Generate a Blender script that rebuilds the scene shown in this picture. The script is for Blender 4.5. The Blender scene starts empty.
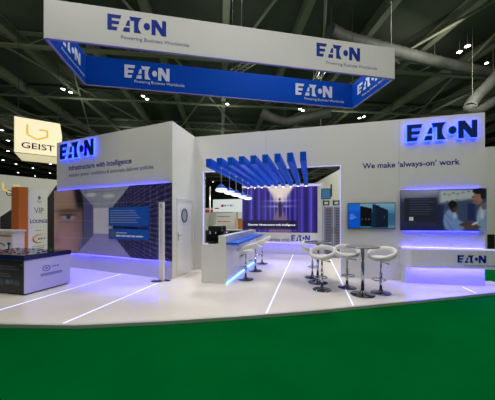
import bpy, bmesh, math, random
import numpy as np
from mathutils import Vector, Matrix
random.seed(7); rng = np.random.RandomState(5)
C = bpy.context.scene.collection
PI = math.pi
F = 250.0; EYE = 1.55; YAW = math.atan(.25); HOR = 218.0
GZ = -0.045                       # level of the green carpet; the stand platform top is z = 0

# ------------------------------------------------------------------ helpers
def ray(px, py):
    dx = (px-247.5)/F; c, s = math.cos(YAW), math.sin(YAW)
    return Vector((dx*c-s, dx*s+c, (HOR-py)/F))
def at_z(px, py, z):
    r = ray(px, py); t = (z-EYE)/r.z
    return Vector((r.x*t, r.y*t, z))

def tag(o, label=None, cat=None, group=None, kind=None):
    if label: o['label'] = label
    if cat: o['category'] = cat
    if group: o['group'] = group
    if kind: o['kind'] = kind
    return o
def thing(name, label, cat, loc=(0,0,0), rz=0, group=None):
    o = bpy.data.objects.new(name, None); C.objects.link(o)
    o.location = loc; o.rotation_euler = (0, 0, rz); o.empty_display_size = .1
    return tag(o, label, cat, group)

class MB:
    def __init__(s): s.b = bmesh.new(); s.mi = 0; s.smooth = False
    def _fin(s, fs, sm=False):
        for f in fs: f.material_index = s.mi; f.smooth = sm
    def box(s, x0, x1, y0, y1, z0, z1, M=None, bev=0):
        m = Matrix.Translation(((x0+x1)/2, (y0+y1)/2, (z0+z1)/2)) @ Matrix.Diagonal((abs(x1-x0), abs(y1-y0), abs(z1-z0), 1))
        if M is not None: m = M @ m
        r = bmesh.ops.create_cube(s.b, size=1, matrix=m)
        fs = set(f for v in r['verts'] for f in v.link_faces)
        if bev:
            es = list(set(e for v in r['verts'] for e in v.link_edges))
            rr = bmesh.ops.bevel(s.b, geom=es, offset=bev, segments=2, affect='EDGES', profile=.5)
            fs = set(rr['faces']) | set(f for f in fs if f.is_valid)
            fs = set(f for v in rr['verts'] for f in v.link_faces) | fs
        s._fin([f for f in fs if f.is_valid]); return s
    def prism(s, pts, z0, z1, M=None):
        """polygon in local xy extruded along local z"""
        def P(x, y, z):
            v = Vector((x, y, z)); return M @ v if M is not None else v
        a = [s.b.verts.new(P(x, y, z0)) for x, y in pts]; b = [s.b.verts.new(P(x, y, z1)) for x, y in pts]
        n = len(pts); fs = [s.b.faces.new(b), s.b.faces.new(a[::-1])]
        for i in range(n): fs.append(s.b.faces.new((a[i], a[(i+1) % n], b[(i+1) % n], b[i])))
        s._fin(fs); return s
    def cyl(s, p, q, r, r2=None, n=16, caps=True):
        p = Vector(p); q = Vector(q); r2 = r if r2 is None else r2
        z = (q-p).normalized(); x = z.orthogonal().normalized(); y = z.cross(x)
        A = [s.b.verts.new(p+(x*math.cos(t)+y*math.sin(t))*r) for t in [2*PI*i/n for i in range(n)]]
        B = [s.b.verts.new(q+(x*math.cos(t)+y*math.sin(t))*r2) for t in [2*PI*i/n for i in range(n)]]
        fs = [s.b.faces.new((A[i], A[(i+1) % n], B[(i+1) % n], B[i])) for i in range(n)]
        s._fin(fs, n > 6)
        if caps: s._fin([s.b.faces.new(A[::-1]), s.b.faces.new(B)])
        return s
    def lathe(s, prof, n=32, c=(0, 0, 0)):
        rings = []
        for r, z in prof:
            if r < 1e-5: rings.append([s.b.verts.new((c[0], c[1], c[2]+z))])
            else: rings.append([s.b.verts.new((c[0]+r*math.cos(2*PI*i/n), c[1]+r*math.sin(2*PI*i/n), c[2]+z)) for i in range(n)])
        fs = []
        for A, B in zip(rings, rings[1:]):
            for i in range(n):
                j = (i+1) % n
                if len(A) == 1 and len(B) == 1: continue
                if len(A) == 1: fs.append(s.b.faces.new((A[0], B[j], B[i])))
                elif len(B) == 1: fs.append(s.b.faces.new((A[i], A[j], B[0])))
                else: fs.append(s.b.faces.new((A[i], A[j], B[j], B[i])))
        s._fin(fs, True); return s
    def tube(s, pts, r, n=10, closed=False, ell=None):
        pts = [Vector(p) for p in pts]; N = len(pts); rings = []
        for i, p in enumerate(pts):
            if closed: t = pts[(i+1) % N]-pts[i-1]
            else: t = pts[min(i+1, N-1)]-pts[max(i-1, 0)]
            t.normalize(); up = Vector((0, 0, 1)) if abs(t.z) < .95 else Vector((1, 0, 0))
            x = t.cross(up).normalized(); y = x.cross(t)
            rr = r[i] if isinstance(r, (list, tuple)) else r
            a, b = (rr, rr) if ell is None else (ell[0], ell[1])
            if ell is not None and isinstance(r, (list, tuple)): a *= rr; b *= rr
            rings.append([s.b.verts.new(p+x*a*math.cos(2*PI*k/n)+y*b*math.sin(2*PI*k/n)) for k in range(n)])
        fs = []
        for i in range(N if closed else N-1):
            A, B = rings[i], rings[(i+1) % N]
            for k in range(n): fs.append(s.b.faces.new((A[k], A[(k+1) % n], B[(k+1) % n], B[k])))
        s._fin(fs, True)
        if not closed: s._fin([s.b.faces.new(rings[0][::-1]), s.b.faces.new(rings[-1])])
        return s
    def build(s, name, mats, parent=None):
        bmesh.ops.recalc_face_normals(s.b, faces=s.b.faces)
        me = bpy.data.meshes.new(name); s.b.to_mesh(me); s.b.free()
        for m in (mats if isinstance(mats, (list, tuple)) else [mats]): me.materials.append(m)
        o = bpy.data.objects.new(name, me); C.objects.link(o)
        if parent: o.parent = parent
        return o

def copy_tree(o, parent=None):
    c = o.copy(); C.objects.link(c)
    if parent: c.parent = parent
    for ch in list(o.children): copy_tree(ch, c)
    return c

# ------------------------------------------------------------------ materials
def mat(name, col, rough=.5, metal=0, emit=None, es=0, noise=0, nscale=8, bump=0, coat=0, spec=None):
    m = bpy.data.materials.new(name); m.use_nodes = True; nt = m.node_tree; b = nt.nodes['Principled BSDF']
    b.inputs['Base Color'].default_value = (*col, 1); b.inputs['Roughness'].default_value = rough
    b.inputs['Metallic'].default_value = metal
    if coat: b.inputs['Coat Weight'].default_value = coat
    if spec is not None: b.inputs['Specular IOR Level'].default_value = spec
    if emit: b.inputs['Emission Color'].default_value = (*emit, 1); b.inputs['Emission Strength'].default_value = es
    if noise or bump:
        tc = nt.nodes.new('ShaderNodeTexCoord'); n = nt.nodes.new('ShaderNodeTexNoise')
        n.inputs['Scale'].default_value = nscale; n.inputs['Detail'].default_value = 4
        nt.links.new(tc.outputs['Object'], n.inputs['Vector'])
        if noise:
            r = nt.nodes.new('ShaderNodeMapRange'); r.inputs['To Min'].default_value = 1-noise; r.inputs['To Max'].default_value = 1+noise
            nt.links.new(n.outputs['Fac'], r.inputs['Value'])
            h = nt.nodes.new('ShaderNodeHueSaturation'); h.inputs['Color'].default_value = (*col, 1)
            nt.links.new(r.outputs['Result'], h.inputs['Value']); nt.links.new(h.outputs['Color'], b.inputs['Base Color'])
        if bump:
            bp = nt.nodes.new('ShaderNodeBump'); bp.inputs['Strength'].default_value = bump; bp.inputs['Distance'].default_value = .01
            nt.links.new(n.outputs['Fac'], bp.inputs['Height']); nt.links.new(bp.outputs['Normal'], b.inputs['Normal'])
    return m
def vmat(name, rough=.35, emit=0):
    m = bpy.data.materials.new(name); m.use_nodes = True; nt = m.node_tree; b = nt.nodes['Principled BSDF']
    a = nt.nodes.new('ShaderNodeAttribute'); a.attribute_name = 'print'
    b.inputs['Roughness'].default_value = rough
    if emit:
        b.inputs['Base Color'].default_value = (0, 0, 0, 1)
        nt.links.new(a.outputs['Color'], b.inputs['Emission Color']); b.inputs['Emission Strength'].default_value = emit
    else: nt.links.new(a.outputs['Color'], b.inputs['Base Color'])
    return m
def s2l(c): return tuple(((v/255)/12.92 if v/255 <= .04045 else ((v/255+.055)/1.055)**2.4) for v in c)

M_wall = mat('white_painted_board', (.70, .70, .65), .55, noise=.02, nscale=3)
M_white = mat('white_laminate', (.8, .79, .78), .3, noise=.01)
M_plat = mat('white_vinyl_floor', (.80, .76, .68), .2, noise=.03, nscale=1.5)
M_green = mat('green_carpet', (.0, .092, .016), .95, noise=.16, nscale=1.3, bump=.3, spec=0)
M_alu = mat('brushed_aluminium', (.6, .6, .6), .3, 1, noise=.05)
M_chrome = mat('chrome', (.5, .5, .52), .08, 1)
M_base = mat('chrome_dark_reflection', (.2, .2, .22), .12, 1)  # chrome as well; the dark surroundings it mirrors are put into the colour
M_navy = mat('navy_acrylic', (.002, .018, .14), .3)
M_halo = mat('blue_halo_acrylic', (.1, .2, 1), .4, emit=(.01, .028, 1), es=13)
M_led = mat('violet_led', (.5, .5, 1), .4, emit=(.025, .02, 1), es=60)
M_ledx = mat('strong_violet_led', (.5, .5, 1), .4, emit=(.035, .028, 1), es=120)
M_ledr = mat('soft_violet_led', (.5, .5, 1), .4, emit=(.05, .035, 1), es=28)
M_ledw = mat('white_violet_led', (.8, .8, 1), .4, emit=(.28, .25, 1), es=1.0)
M_ledf = mat('floor_led', (.8, .8, 1), .4, emit=(.42, .46, 1), es=1.5)
M_ledc = mat('cyan_led', (.3, .6, 1), .4, emit=(.03, .13, 1), es=22)
M_print = mat('navy_print', (.006, .025, .23), .6, spec=.1)
M_grey = mat('grey_print', (.13, .15, .27), .6, spec=.1)
M_wprint = mat('white_print', (.8, .82, .85), .5)
M_blue = mat('royal_blue_fabric', (.0, .04, .29), .8, noise=.04, nscale=2, spec=.05)
M_slat = mat('blue_gloss_slat', (.0, .10, .78), .5, spec=.15)
M_shelf = mat('blue_gloss_shelf', (.0, .12, .75), .4, spec=.3)
M_banw = mat('white_banner_fabric', (.50, .51, .48), .8, noise=.03, nscale=2)
M_steel = mat('roof_steel', (.17, .18, .13), .6, noise=.2, nscale=2)
M_deck = mat('roof_deck', (.055, .062, .045), .9, noise=.4, nscale=.6)
M_dark = mat('dark_hall', (.012, .013, .012), .9)
M_duct = mat('galvanised_duct', (.06, .065, .055), .7, .1, noise=.6, nscale=2.5, bump=.8)
M_black = mat('black_plastic', (.012, .012, .014), .35)
M_blackg = mat('black_gloss', (.008, .008, .012), .08)
M_lamp = mat('lamp_glow', (1, .95, .85), .5, emit=(1, .93, .78), es=14)
M_lampf = mat('far_lamp_glow', (1, .95, .85), .5, emit=(1, .95, .85), es=7)
M_leather = mat('white_leatherette', (.82, .80, .76), .35, noise=.01, bump=.05, nscale=40)
M_orange = mat('orange_panel', (.62, .15, .02), .5, noise=.03)
M_ghost = mat('warm_lightbox', (.9, .85, .6), .6, emit=(1, .86, .56), es=.62)
M_gold = mat('gold_print', (.75, .55, .05), .5, emit=(1, .7, .1), es=.4)
M_glass = mat('grey_glass', (.25, .28, .28), .05, .3)
M_mesh = mat('rack_mesh', (.22, .23, .33), .4, .4)
M_red = mat('red_print', (.6, .03, .03), .5)
M_pend = mat('opal_glass', (.9, .9, .9), .3, emit=(.9, .95, 1), es=.5)
M_silver = mat('silver_print', (.38, .42, .52), .6)
M_placard = mat('blue_placard', (.01, .11, .55), .4)
M_plum = mat('mesh_grey', (.3, .3, .3), .5)

# ------------------------------------------------------------------ frames, text and letters
def frame(o, u, n=None):
    """matrix: x along u, y up, z out of the surface"""
    u = Vector(u).normalized(); up = Vector((0, 0, 1)); n = u.cross(up) if n is None else Vector(n)
    m = Matrix((u, up, n)).transposed().to_4x4(); m.translation = Vector(o); return m
def text(s, M, x, y, w, cap, m, name='lettering', parent=None, depth=.004, bold=0.0):
    cu = bpy.data.curves.new('t', 'FONT'); cu.body = s; cu.offset = bold; cu.resolution_u = 3
    o = bpy.data.objects.new('t', cu); C.objects.link(o); bpy.context.view_layer.update()
    me = bpy.data.meshes.new_from_object(o.evaluated_get(bpy.context.evaluated_depsgraph_get()))
    bpy.data.objects.remove(o); bpy.data.curves.remove(cu)
    b = bmesh.new(); b.from_mesh(me); xs = [v.co.x for v in b.verts]; x0, x1 = min(xs), max(xs)
    sc = cap/.72
    r = bmesh.ops.extrude_face_region(b, geom=b.faces[:])
    for v in r['geom']:
        if isinstance(v, bmesh.types.BMVert): v.co.z += 1
    for v in b.verts:
        v.co = M @ Vector((x+(v.co.x-x0)/(x1-x0)*w, y+v.co.y*sc, v.co.z*depth))
    bmesh.ops.recalc_face_normals(b, faces=b.faces)
    b.to_mesh(me); b.free(); me.name = name; me.materials.clear(); me.materials.append(m)
    ob = bpy.data.objects.new(name, me); C.objects.link(ob)
    if parent: ob.parent = parent
    return ob
def arc(cx, cy, r, a0, a1, n=12): return [(cx+r*math.cos(a0+(a1-a0)*i/n), cy+r*math.sin(a0+(a1-a0)*i/n)) for i in range(n+1)]
LET = [  # block logo letters, unit height, total width 4.2
 [[(0,0),(.62,0),(.70,.22),(.3,.22),(.3,.39),(.76,.39),(.83,.60),(.3,.60),(.3,.77),(.89,.77),(.97,1),(0,1)]],
 [[(1.06,0),(1.56,0),(1.56,.27),(1.17,.27)], [(1.25,.38),(1.56,.38),(1.56,.74),(1.42,.74)]],
 [[(1.53,1),(1.62,.74),(1.86,.74),(1.86,0),(2.40,0)]+arc(2.78,.5,.62,PI+.92,PI-.92,10)+[(2.46,1)]],
 [arc(2.78,.5,.235,0,2*PI-.26,23)],
 [[(3.12,0),(3.42,0),(3.42,.55),(3.86,0),(4.2,0),(4.2,1),(3.90,1),(3.90,.47),(3.48,1),(3.12,1)]]]
def logo(M, x, y, w, h, m, parent, depth=.004, z0=0, halo=None):
    sx = w/4.2; out = []
    for polys in LET:
        b = MB()
        for p in polys: b.prism([(x+a*sx, y+c*h) for a, c in p], z0, z0+depth, M)
        o = b.build('letter', m, parent); out.append(o)
        if halo:
            b = MB()
            for p in polys:
                cx = sum(a for a, c in p)/len(p); cy = sum(c for a, c in p)/len(p)
                g = .014/h
                q = [(a+(g if a > cx else -g), c+(g if c > cy else -g)) for a, c in p]
                if len(p) > 20: q = [(2.78+(a-2.78)*(1+g*4), .5+(c-.5)*(1+g*4)) for a, c in p]
                b.prism([(x+a*sx, y+c*h) for a, c in q], z0-.014, z0-.001, M)
            b.build('halo_backing', halo, o)
    return out
def logo_print(M, x, y, w, h, m, parent, name='logo_lettering'):
    b = MB(); sx = w/4.2
    for polys in LET:
        for p in polys: b.prism([(x+a*sx, y+c*h) for a, c in p], .001, .005, M)
    return b.build(name, m, parent)
def lines(M, x, y, w, n, dy, h, m, parent, name='small_print'):
    b = MB()
    for k in range(n):
        cx = x; end = x+w*random.uniform(.7, 1)
        while cx < end-.02:
            l = min(random.uniform(.03, .11)*w/.6, end-cx); b.box(cx, cx+l, y-k*dy, y-k*dy+h, .001, .004, M); cx += l+h*.6
    return b.build(name, m, parent)

def printed(name, M, w, h, nx, ny, fn, m, parent, thick=.03, edge=None):
    """panel whose face carries a printed picture: colour fn(u, v) on a fine grid"""
    us = np.linspace(0, 1, nx+1); vs = np.linspace(0, 1, ny+1)
    U, V = np.meshgrid(us, vs); col = np.clip(fn(U, V), 0, 255)/255.
    lin = np.where(col <= .04045, col/12.92, ((col+.055)/1.055)**2.4)
    vts = [M @ Vector((u*w, v*h, thick)) for v in vs for u in us]
    idx = lambda i, j: j*(nx+1)+i
    fc = [(idx(i, j), idx(i+1, j), idx(i+1, j+1), idx(i, j+1)) for j in range(ny) for i in range(nx)]
    me = bpy.data.meshes.new(name)
    k = len(vts)
    vts += [M @ Vector(p) for p in ((0,0,0),(w,0,0),(w,h,0),(0,h,0),(0,0,thick),(w,0,thick),(w,h,thick),(0,h,thick))]
    nf = len(fc)
    fc += [(k,k+3,k+2,k+1),(k,k+1,k+5,k+4),(k+1,k+2,k+6,k+5),(k+2,k+3,k+7,k+6),(k+3,k,k+4,k+7)]
    me.from_pydata([tuple(v) for v in vts], [], fc); me.materials.append(m); me.materials.append(edge or M_black)
    for i in range(nf, len(fc)): me.polygons[i].material_index = 1
    a = me.color_attributes.new('print', 'FLOAT_COLOR', 'POINT')
    buf = np.ones((len(vts), 4), 'f'); buf[:k, :3] = lin.reshape(-1, 3); a.data.foreach_set('color', buf.ravel())
    o = bpy.data.objects.new(name, me); C.objects.link(o)
    if parent: o.parent = parent
    return o
def ss(a, b, x): t = np.clip((x-a)/(b-a), 0, 1); return t*t*(3-2*t)
def blend(c, m, k): return c*(1-m[..., None])+np.array(k, float)*m[..., None]
def ell(U, V, cx, cy, rx, ry, s=.25, rot=0):
    a, b = U-cx, V-cy
    if rot: a, b = a*math.cos(rot)+b*math.sin(rot), -a*math.sin(rot)+b*math.cos(rot)
    d = np.sqrt((a/rx)**2+(b/ry)**2); return 1-ss(1-s, 1+s, d)
def rect(U, V, x0, x1, y0, y1, s=.004): return ss(x0-s, x0+s, U)*(1-ss(x1-s, x1+s, U))*ss(y0-s, y0+s, V)*(1-ss(y1-s, y1+s, V))

# ------------------------------------------------------------------ camera
cam = bpy.data.cameras.new('camera'); co = bpy.data.objects.new('camera', cam); C.objects.link(co)
cam.sensor_width = 36; cam.lens = F/495*36; cam.shift_y = 18/495; cam.clip_end = 300
co.location = (0, 0, EYE); co.rotation_euler = (PI/2, 0, YAW); bpy.context.scene.camera = co

# ------------------------------------------------------------------ floor, platform
tag(MB().box(-60, 60, -12, 85, GZ-.2, GZ).build('floor', M_green), kind='structure')
edge = [(-10.5,2.35),(-7.5,2.42),(-5.6,2.52),(-4.4,2.66),(-3.27,2.9),(-2.1,3.34),(-.93,3.85),(0,4.29),(.85,4.74),(1.79,5.24),(2.75,5.76),(3.78,6.32)]
poly = edge+[(4.45,6.75),(4.3,7.4),(2.2,7.6),(2.2,11.3),(-4.2,11.3),(-4.2,7.2),(-10.5,7.2)]
plat = tag(MB().prism(poly, GZ, 0).build('stand_platform', M_plat), kind='structure')
b = MB()
full = edge+[(4.45,6.75),(4.3,7.4)]
for (x0,y0),(x1,y1) in zip(full, full[1:]):
    d = Vector((x1-x0, y1-y0)); L = d.length; d /= L
    M = Matrix(((d.x, -d.y, 0, x0), (d.y, d.x, 0, y0), (0, 0, 1, 0), (0, 0, 0, 1)))
    b.box(0, L, -.012, .05, GZ, .006, M)
tag(b.build('edge_profile', mat('satin_edge', (.62, .62, .58), .35, .25), plat), 'silver edge profile')
for x, y0, y1 in ((-5.07, 2.62, 5.84), (-3.52, 2.86, 5.3), (-.69, 4.0, 10.72), (.745, 4.74, 10.5), (3.32, 6.1, 6.62)):
    MB().box(x-.010, x+.010, y0, y1, -.01, .004).build('floor_light_strip', M_ledf, plat)

# ------------------------------------------------------------------ walls
H = 4.0
LA, LB = Vector((-8.02, 6.41, 0)), Vector((-3.38, 5.66, 0)); LU = (LB-LA).normalized(); LL = (LB-LA).length
ML = frame(LA, LU)
wl = MB().box(0, LL, 0, H, -.1, 0, ML)
wl.box(0, .1, 0, H, -.7, -.1, ML)
wl = tag(wl.build('wall_left', M_wall), kind='structure')
b = MB(); b.mi = 0
yd0, yd1, zd = 5.87, 6.78, 2.08
b.box(-3.48, -3.37, 5.665, yd0, 0, H).box(-3.48, -3.37, yd1, 6.95, 0, H).box(-3.48, -3.37, yd0, yd1, zd, H)
wr = tag(b.build('wall_return', M_wall), kind='structure')
XJ0, XJ1, ZO, YB = -3.12, .78, 2.94, 6.95
b = MB().box(-3.48, XJ0, YB, YB+.18, 0, H).box(XJ0, XJ1, YB, YB+.18, ZO, H).box(XJ1, 3.93, YB, YB+.18, 0, H)
wb = tag(b.build('wall_back', M_wall), kind='structure')
MB().box(XJ0, XJ1, YB+.002, YB+.03, ZO-.012, ZO).box(XJ0, XJ0+.012, YB+.002, YB+.03, 0, ZO-.012).box(XJ1-.012, XJ1, YB+.002, YB+.03, 0, ZO-.012).build('light_strip', M_ledw, wb)
# joints between wall panels
for x in (-1.2, 2.15):
    MB().box(x-.002, x+.002, YB-.002, YB, ZO if x < .7 else 2.4, H).build('panel_joint', M_plum, wb)

# door in the return wall
d = MB().box(-3.42, -3.385, yd0+.03, yd1-.03, .01, zd-.03)
door = tag(d.build('door_1', M_white), kind='structure')
MB().box(-3.40, -3.355, yd0, yd0+.03, 0, zd).box(-3.40, -3.355, yd1-.03, yd1, 0, zd).box(-3.40, -3.355, yd0, yd1, zd-.03, zd).build('door_frame', M_wall, door)
pc = Vector((-3.383, 6.3, 1.62))
b = MB(); b.tube([(pc.x+.008, pc.y+.15*math.cos(t), pc.z+.18*math.sin(t)) for t in [2*PI*i/32 for i in range(32)]], .018, closed=True)
ph = b.build('porthole_ring', mat('dark_ring', (.05, .06, .12), .3), door)
b = MB(); b.prism([(.14*math.cos(2*PI*i/32), .17*math.sin(2*PI*i/32)) for i in range(32)], -.004, .004, frame(pc, (0, 1, 0), (1, 0, 0)))
b.build('porthole_glass', mat('pale_glass', (.45, .46, .5), .1), ph)
b = MB().box(-3.385, -3.375, yd0+.08, yd0+.12, .95, 1.17); b.cyl((-3.38, yd0+.1, 1.08), (-3.335, yd0+.1, 1.08), .01); b.cyl((-3.335, yd0+.095, 1.08), (-3.335, yd0+.22, 1.08), .01)
b.build('door_handle', M_chrome, door)

# rear wall of the stand (seen through the opening) with pillar
b = MB().box(-2.95, .42, 10.8, 10.95, 0, 3.0).box(.42, .56, 10.62, 10.95, 0, 3.0).box(-2.95, .42, 10.66, 10.8, .50, .925)
rear = tag(b.build('wall_rear', M_wall), kind='structure')
MB().box(-2.95, .42, 10.77, 10.8, 2.9, 2.93).build('light_strip', M_ledw, rear)
MB().box(-2.9, .35, 10.68, 10.70, .488, .499).build('light_strip', M_ledr, rear)

# ------------------------------------------------------------------ left wall graphics
sign = thing('backlit_letter_sign', 'blue backlit block letters high on the left white wall', 'sign', LA+LU*.1+Vector((0, 0, 3.2)))
sign_M = ML
def local(o):   # keep world placement of children of a located empty
    for ch in o.children:
        ch.matrix_parent_inverse = Matrix.Translation(o.location).inverted() if not any(o.rotation_euler) else (Matrix.Translation(o.location) @ o.rotation_euler.to_matrix().to_4x4()).inverted()
def lpos(px, py):      # local x, z on the left wall for a photo point
    r = ray(px, py); n = LU.cross(Vector((0, 0, 1))); o = Vector((0, 0, EYE))
    t = (LA-o).dot(n)/r.dot(n); p = o+r*t; return (p-LA).dot(LU), p.z
x0, z0 = lpos(62.2, 160.2); x1, z1 = lpos(95.3, 156.5); _, zt = lpos(60.3, 145.5)
logo(ML, x0, z0, x1-x0, zt-z0, M_navy, sign, .02, .05, M_halo); local(sign)
xa, za = lpos(69, 170.5); xb, _ = lpos(131.5, 163)
text('Infrastructure with Intelligence', ML, xa, za, xb-xa, .16, M_print, parent=wl, depth=.003, bold=.014)
xb, _ = lpos(153.5, 166.5); xa, za2 = lpos(69, 177)
text('monitor power conditions & automate failover policies', ML, xa, za2, xb-xa, .115, M_grey, parent=wl, depth=.003, bold=.006)

def left_mural(U, V):
    # data hall in one point perspective beside a half face
    c = np.zeros(U.shape+(3,))+np.array([206, 206, 214.])
    vx, vy = .50, .47
    cb = .70+np.maximum(.40-U, 0)*1.9
    cm = ss(-.008, .008, V-cb)
    c = blend(c, cm, (160, 162, 178))
    tiles = (np.mod((U-.47)/np.maximum(V-.50, .05)*3.2, 1) < .07) | (np.mod(.9/np.maximum(V-.50, .05), 1) < .07)
    c = blend(c, cm*tiles*.35, (112, 114, 130))
    c = blend(c, ell(U, V, .37, .90, .045, .03, .5)*.9, (228, 230, 240)); c = blend(c, ell(U, V, .53, .87, .05, .03, .5)*.8, (214, 216, 228))
    fb = .31-np.maximum(.40-U, 0)*1.9
    c = blend(c, ss(.008, -.008, V-fb), (150, 148, 190)); c = blend(c, np.exp(-((V-fb)/.012)**2)*.5, (110, 110, 150))
    # near rack row at right
    k = ss(0, .015, (U-.64)-(.82-V)*0.02)*0
    edge_t = .72+(U-.57)*2.1; edge_b = .30-(U-.57)*2.1
    rk = ((U > .565) & (V < edge_t) & (V > edge_b)).astype(float)
    c = blend(c, rk, (38, 40, 88))
    vert = (np.mod(np.log(np.maximum(U-.44, .02))*9, 1) < .16)
    c = blend(c, rk*vert*.75, (70, 84, 150))
    cells = (np.mod((V-vy)/(np.maximum(U-.40, .05))*7.5, 1) < .35)
    n = rng.rand(*U.shape)
    c = blend(c, rk*cells*.7*(n > .55), (150, 124, 132)); c = blend(c, rk*(~cells)*.5*(n > .6), (14, 14, 46))
    # rack row behind the head, left
    e2t = 1.0-(U-.25)*1.9; rk2 = ((U > .25) & (U < .395) & (V < e2t) & (V > .02+(U-.25)*1.9)).astype(float)
    c = blend(c, rk2*.9, (72, 76, 122)); c = blend(c, rk2*(np.mod(U*62, 1) < .3)*.6, (105, 110, 160))
    # head
    U0 = U; U = U*.88
    head = (1-ss(.255, .275, U+np.maximum(V-.75, 0)**2*.5+np.maximum(.30-V, 0)*.18)); skin = np.zeros_like(c)+np.array([176, 140, 128.])
    skin = blend(skin, ss(.60, .95, V)*.5, (200, 168, 152)); skin = blend(skin, ss(.1, .27, U)*.55, (120, 88, 82))
    skin = blend(skin, ell(U, V, .11, .30, .09, .22, .9)*.5, (186, 146, 134))
    skin = blend(skin, ell(U, V, .02, .20, .035, .07, .9)*.4, (140, 90, 85)); skin = blend(skin, ell(U, V, -.01, .50, .035, .3, .6)*.45, (205, 175, 165))
    skin = blend(skin, ell(U, V, .125, .665, .10, .03, .7)*.75, (92, 66, 56))
    skin = blend(skin, ell(U, V, .125, .59, .085, .055, .6)*.5, (120, 84, 78)); skin = blend(skin, ell(U, V, .13, .56, .06, .04, .35)*.9, (190, 180, 182))
    skin = blend(skin, ell(U, V, .135, .565, .024, .038, .3), (95, 110, 130)); skin = blend(skin, ell(U, V, .135, .565, .010, .016, .3), (20, 22, 28))
    skin = blend(skin, ell(U, V, .13, .60, .066, .012, .6)*.9, (60, 40, 36)); skin = blend(skin, ell(U, V, .12, .49, .07, .02, .9)*.4, (130, 95, 90))
    skin = blend(skin, ss(.20, .25, U+(V-.5)*.08)*ss(.62, .78, V), (34, 26, 30)); skin = blend(skin, ss(.245, .27, U)*.8, (50, 40, 50))
    skin = blend(skin, ss(.05, -.02, V)*.5, (110, 60, 60))
    c = c*(1-head[..., None])+skin*head[..., None]
    U = U0
    for v in (.24, .51, .77): c = blend(c, np.exp(-((V-v-.0*U)/.0035)**2)*.35, (225, 225, 235))
    for u in (.333, .666): c = blend(c, np.exp(-((U-u)/.0014)**2)*.25, (20, 20, 40))
    return np.clip(c*1.12, 0, 235)
mz0, mz1 = .47, 2.43
M_pr = vmat('mural_print', .3)
mur = printed('mural_panel', frame(LA+Vector((0, 0, mz0))+LU.cross(Vector((0, 0, 1)))*.05, LU), LL+.05, mz1-mz0, 330, 140, left_mural, M_pr, None, .03)
tag(mur, 'wide mural of half a face beside a data hall aisle on the left wall', 'mural')
MB().box(.01, LL-.14, mz1-.03, mz1-.006, .004, .02, ML).build('light_strip', M_led, wl)
MB().box(.01, LL-.14, mz0+.006, mz0+.03, .004, .02, ML).build('light_strip', M_ledx, wl)
# two blue text placards in front of the mural
def placard(px0, px1, pyt, pyb, label, n, bold_line):
    xa, zb_ = lpos(px0, pyb); xc, zt_ = lpos(px1, pyt); xc2, zb2 = lpos(px1, pyb); _, zt2 = lpos(px0, pyt)
    zt_ = (zt_+zt2)/2; zb_ = (zb_+zb2)/2
    o = MB().box(xa, xc, zb_, zt_, .085, .105, ML).build('text_placard', M_placard)
    tag(o, label, 'placard'); Mf = ML @ Matrix.Translation((0, 0, .105)); w = xc-xa; h = zt_-zb_
    if n: lines(Mf, xa+.05*w, zt_-.20*h, w*.8, n, h*.125, h*.04, mat('pale_blue_print', (.35, .45, .75)), o)
    else:
        MB().box(xa+.04*w, xa+.17*w, zb_+.18*h, zt_-.18*h, .001, .003, Mf).build('picture_square', M_grey, o)
        lines(Mf, xa+.2*w, zt_-.42*h, w*.3, 1, .1, h*.09, M_wprint, o); b = lines(Mf, xa+.2*w, zb_+.26*h, w*.85, 1, .1, h*.15, M_wprint, o)
placard(112, 151.5, 207.2, 226.0, 'larger upper blue placard of white text on the left mural', 6, 0)
placard(112, 151.5, 229.0, 239.3, 'smaller lower blue placard with a grey square on the left mural', 0, 1)

# white totem in front of the left wall
t = thing('totem_stand', 'slim tall white totem on dark feet beside the left mural', 'display stand', (-3.53, 5.44, 0), -.16)
MB().box(-.075, .075, -.025, .025, .02, 1.94, bev=.004).build('column', M_white, t)
Mt = frame((-.075, -.026, 0), (1, 0, 0), (0, -1, 0))
MB().prism([(.045, 1.80), (.105, 1.80), (.105, 1.87), (.075, 1.90), (.045, 1.87)], 0, .003, Mt).build('emblem', mat('faint_emblem', (.4, .5, .6)), t)
b = MB(); 
for k in range(16): b.box(.05, .05+random.uniform(.03, .05), .70+k*.055, .72+k*.055, 0, .002, Mt)
b.build('small_print', mat('faint_print', (.45, .44, .55)), t)
MB().box(-.20, .03, -.15, -.03, 0, .025, bev=.005).build('foot', M_black, t); MB().box(-.07, .17, .03, .12, 0, .025, bev=.005).build('foot', M_black, t)

# ------------------------------------------------------------------ right wall graphics
MBK = frame((0, YB, 0), (1, 0, 0), (0, -1, 0))
def bpos(px, py, Y=YB):
    r = ray(px, py); t = Y/r.y; return r.x*t, EYE+r.z*t
x0, z0 = bpos(406, 142.5); x1, _ = bpos(475.5, 139); _, zt = bpos(406, 126)
sign2 = thing('backlit_letter_sign', 'blue backlit block letters high on the right white wall', 'sign', (x0, YB, z0))
logo(MBK, x0, z0, x1-x0, zt-z0, M_navy, sign2, .02, .05, M_halo); local(sign2)
xa, za = bpos(362.5, 168.6); xb, _ = bpos(460, 165)
text('We make \u2018always-on\u2019 work', MBK, xa, za, xb-xa, .14, M_print, parent=wb, depth=.003, bold=.016)

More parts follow.
